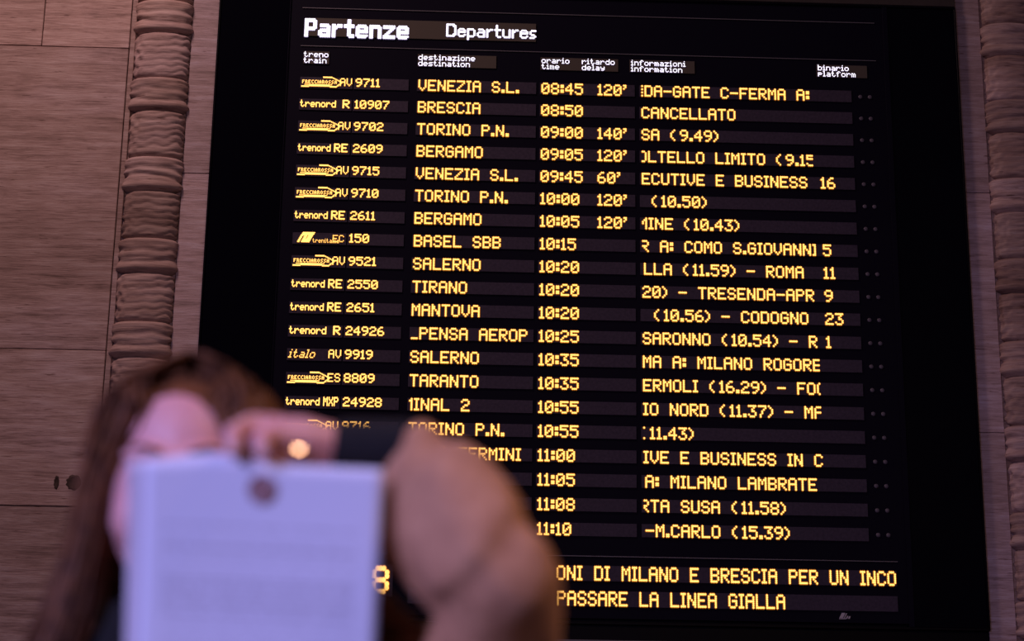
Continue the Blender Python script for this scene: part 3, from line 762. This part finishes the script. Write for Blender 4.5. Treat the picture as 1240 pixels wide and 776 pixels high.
# ------------------------------------------------------------------ sheets of paper
def paper_material():
    m = mat('printed_paper', (0.80, 0.82, 0.95), 0.75, spec=0.2); nt = m.node_tree; N = nt.nodes; L = nt.links
    b = N['Principled BSDF']
    uv = N.new('ShaderNodeUVMap'); sep = N.new('ShaderNodeSeparateXYZ'); L.new(uv.outputs[0], sep.inputs[0])
    def math_(op, a, b_=None, c=None):
        n_ = N.new('ShaderNodeMath'); n_.operation = op
        for k, x in enumerate((a, b_, c)):
            if x is None: continue
            if isinstance(x, (int, float)): n_.inputs[k].default_value = x
            else: L.new(x, n_.inputs[k])
        return n_.outputs[0]
    # lines of small print: 42 line positions on the page, broken into words by noise
    ln = math_('MULTIPLY', sep.outputs['Y'], 62.0)
    fr = math_('FRACT', ln); fl = math_('FLOOR', ln)
    band = math_('LESS_THAN', fr, 0.42)
    cmb = N.new('ShaderNodeCombineXYZ'); L.new(math_('MULTIPLY', sep.outputs['X'], 34.0), cmb.inputs[0]); L.new(fl, cmb.inputs[1])
    no = N.new('ShaderNodeTexNoise'); no.inputs['Scale'].default_value = 1.0; no.inputs['Detail'].default_value = 1; L.new(cmb.outputs[0], no.inputs['Vector'])
    word = math_('GREATER_THAN', no.outputs['Fac'], 0.44)
    cmb2 = N.new('ShaderNodeCombineXYZ'); L.new(fl, cmb2.inputs[0])
    n2 = N.new('ShaderNodeTexWhiteNoise'); L.new(cmb2.outputs[0], n2.inputs['Vector'])
    has = math_('GREATER_THAN', n2.outputs['Value'], 0.22)
    mr = math_('MULTIPLY', math_('GREATER_THAN', sep.outputs['X'], 0.09), math_('LESS_THAN', sep.outputs['X'], 0.90))
    low = math_('LESS_THAN', sep.outputs['Y'], 0.82)
    ink = math_('MULTIPLY', math_('MULTIPLY', math_('MULTIPLY', band, word), math_('MULTIPLY', has, mr)), low)
    mx = N.new('ShaderNodeMixRGB'); mx.inputs[1].default_value = (0.80, 0.82, 0.95, 1); mx.inputs[2].default_value = (0.25, 0.22, 0.28, 1)
    L.new(math_('MULTIPLY', ink, 0.55), mx.inputs[0]); L.new(mx.outputs[0], b.inputs['Base Color'])
    return m
M_paper = paper_material()
M_stamp = noisy('brown_stamp_ink', (0.26, 0.12, 0.11), (0.44, 0.26, 0.26), nscale=260, rough=0.8, bump=0)
U = V((0.2025, -0.0046, -0.0054)).normalized(); Dn = V((-0.0006, 0.0390, -0.1460)).normalized(); Nn = U.cross(Dn).normalized()
if Nn.y > 0: Nn = -Nn
def sheet(name, tl, w_, h_, label, m, tilt=0.0, dip=0.0):
    nx, nz = 24, 30; bm = bmesh.new(); uvl = bm.loops.layers.uv.new('UVMap'); g = []
    for j in range(nz + 1):
        row = []
        for i in range(nx + 1):
            s_, t_ = i / nx, j / nz
            bow = 0.004 * math.sin(s_ * math.pi * 1.3 + 0.4) * (0.3 + t_) + 0.003 * math.sin(t_ * 5 + s_ * 2)
            lift = 0.0075 * math.exp(-((s_ - 0.30) / 0.16) ** 2) * math.exp(-t_ * 14)
            p = tl + U * (s_ * w_ + tilt * t_) + Dn * (t_ * h_ - lift + dip * s_) - Nn * bow * 0.6
            row.append(bm.verts.new(p))
        g.append(row)
    for j in range(nz):
        for i in range(nx):
            f = bm.faces.new((g[j][i], g[j + 1][i], g[j + 1][i + 1], g[j][i + 1]))
            for lp, (a, b) in zip(f.loops, ((i, j), (i, j + 1), (i + 1, j + 1), (i + 1, j))): lp[uvl].uv = (a / nx, 1 - b / nz)
    o = from_bm(name, bm, m, None, True); sd = o.modifiers.new('Thickness', 'SOLIDIFY'); sd.thickness = 0.0004
    tag(o, label, 'paper'); return o
TL = V((0.0153, -8.3138, 1.5409))
front = sheet('paper_sheet', TL, 0.2045, 0.292, 'front printed sheet of paper with a brown round stamp, held up by the hand', M_paper, -0.004)
M_paper2 = mat('plain_paper', (0.66, 0.62, 0.70), 0.8, spec=0.2)
back = sheet('paper_sheet', TL + U * -0.0150 + Dn * 0.002 - Nn * 0.006, 0.19, 0.290, 'rear sheet of paper peeping out left of the stamped sheet', M_paper2, 0.0)
# round stamp printed on the front sheet
bm = bmesh.new(); c = V((0.1163, -8.3104, 1.5170))
def ringf(r0, r1, n=32):
    a_ = [bm.verts.new(c + (U * math.cos(2 * math.pi * k / n) + Dn * math.sin(2 * math.pi * k / n)) * r1 - Nn * 0.0012) for k in range(n)]
    if r0 <= 0: bm.faces.new(a_); return
    b_ = [bm.verts.new(c + (U * math.cos(2 * math.pi * k / n) + Dn * math.sin(2 * math.pi * k / n)) * r0 - Nn * 0.0012) for k in range(n)]
    for k in range(n): bm.faces.new((a_[k], a_[(k + 1) % n], b_[(k + 1) % n], b_[k]))
ringf(0.0112, 0.0130); ringf(0, 0.0102)
from_bm('stamp', bm, M_stamp, front)
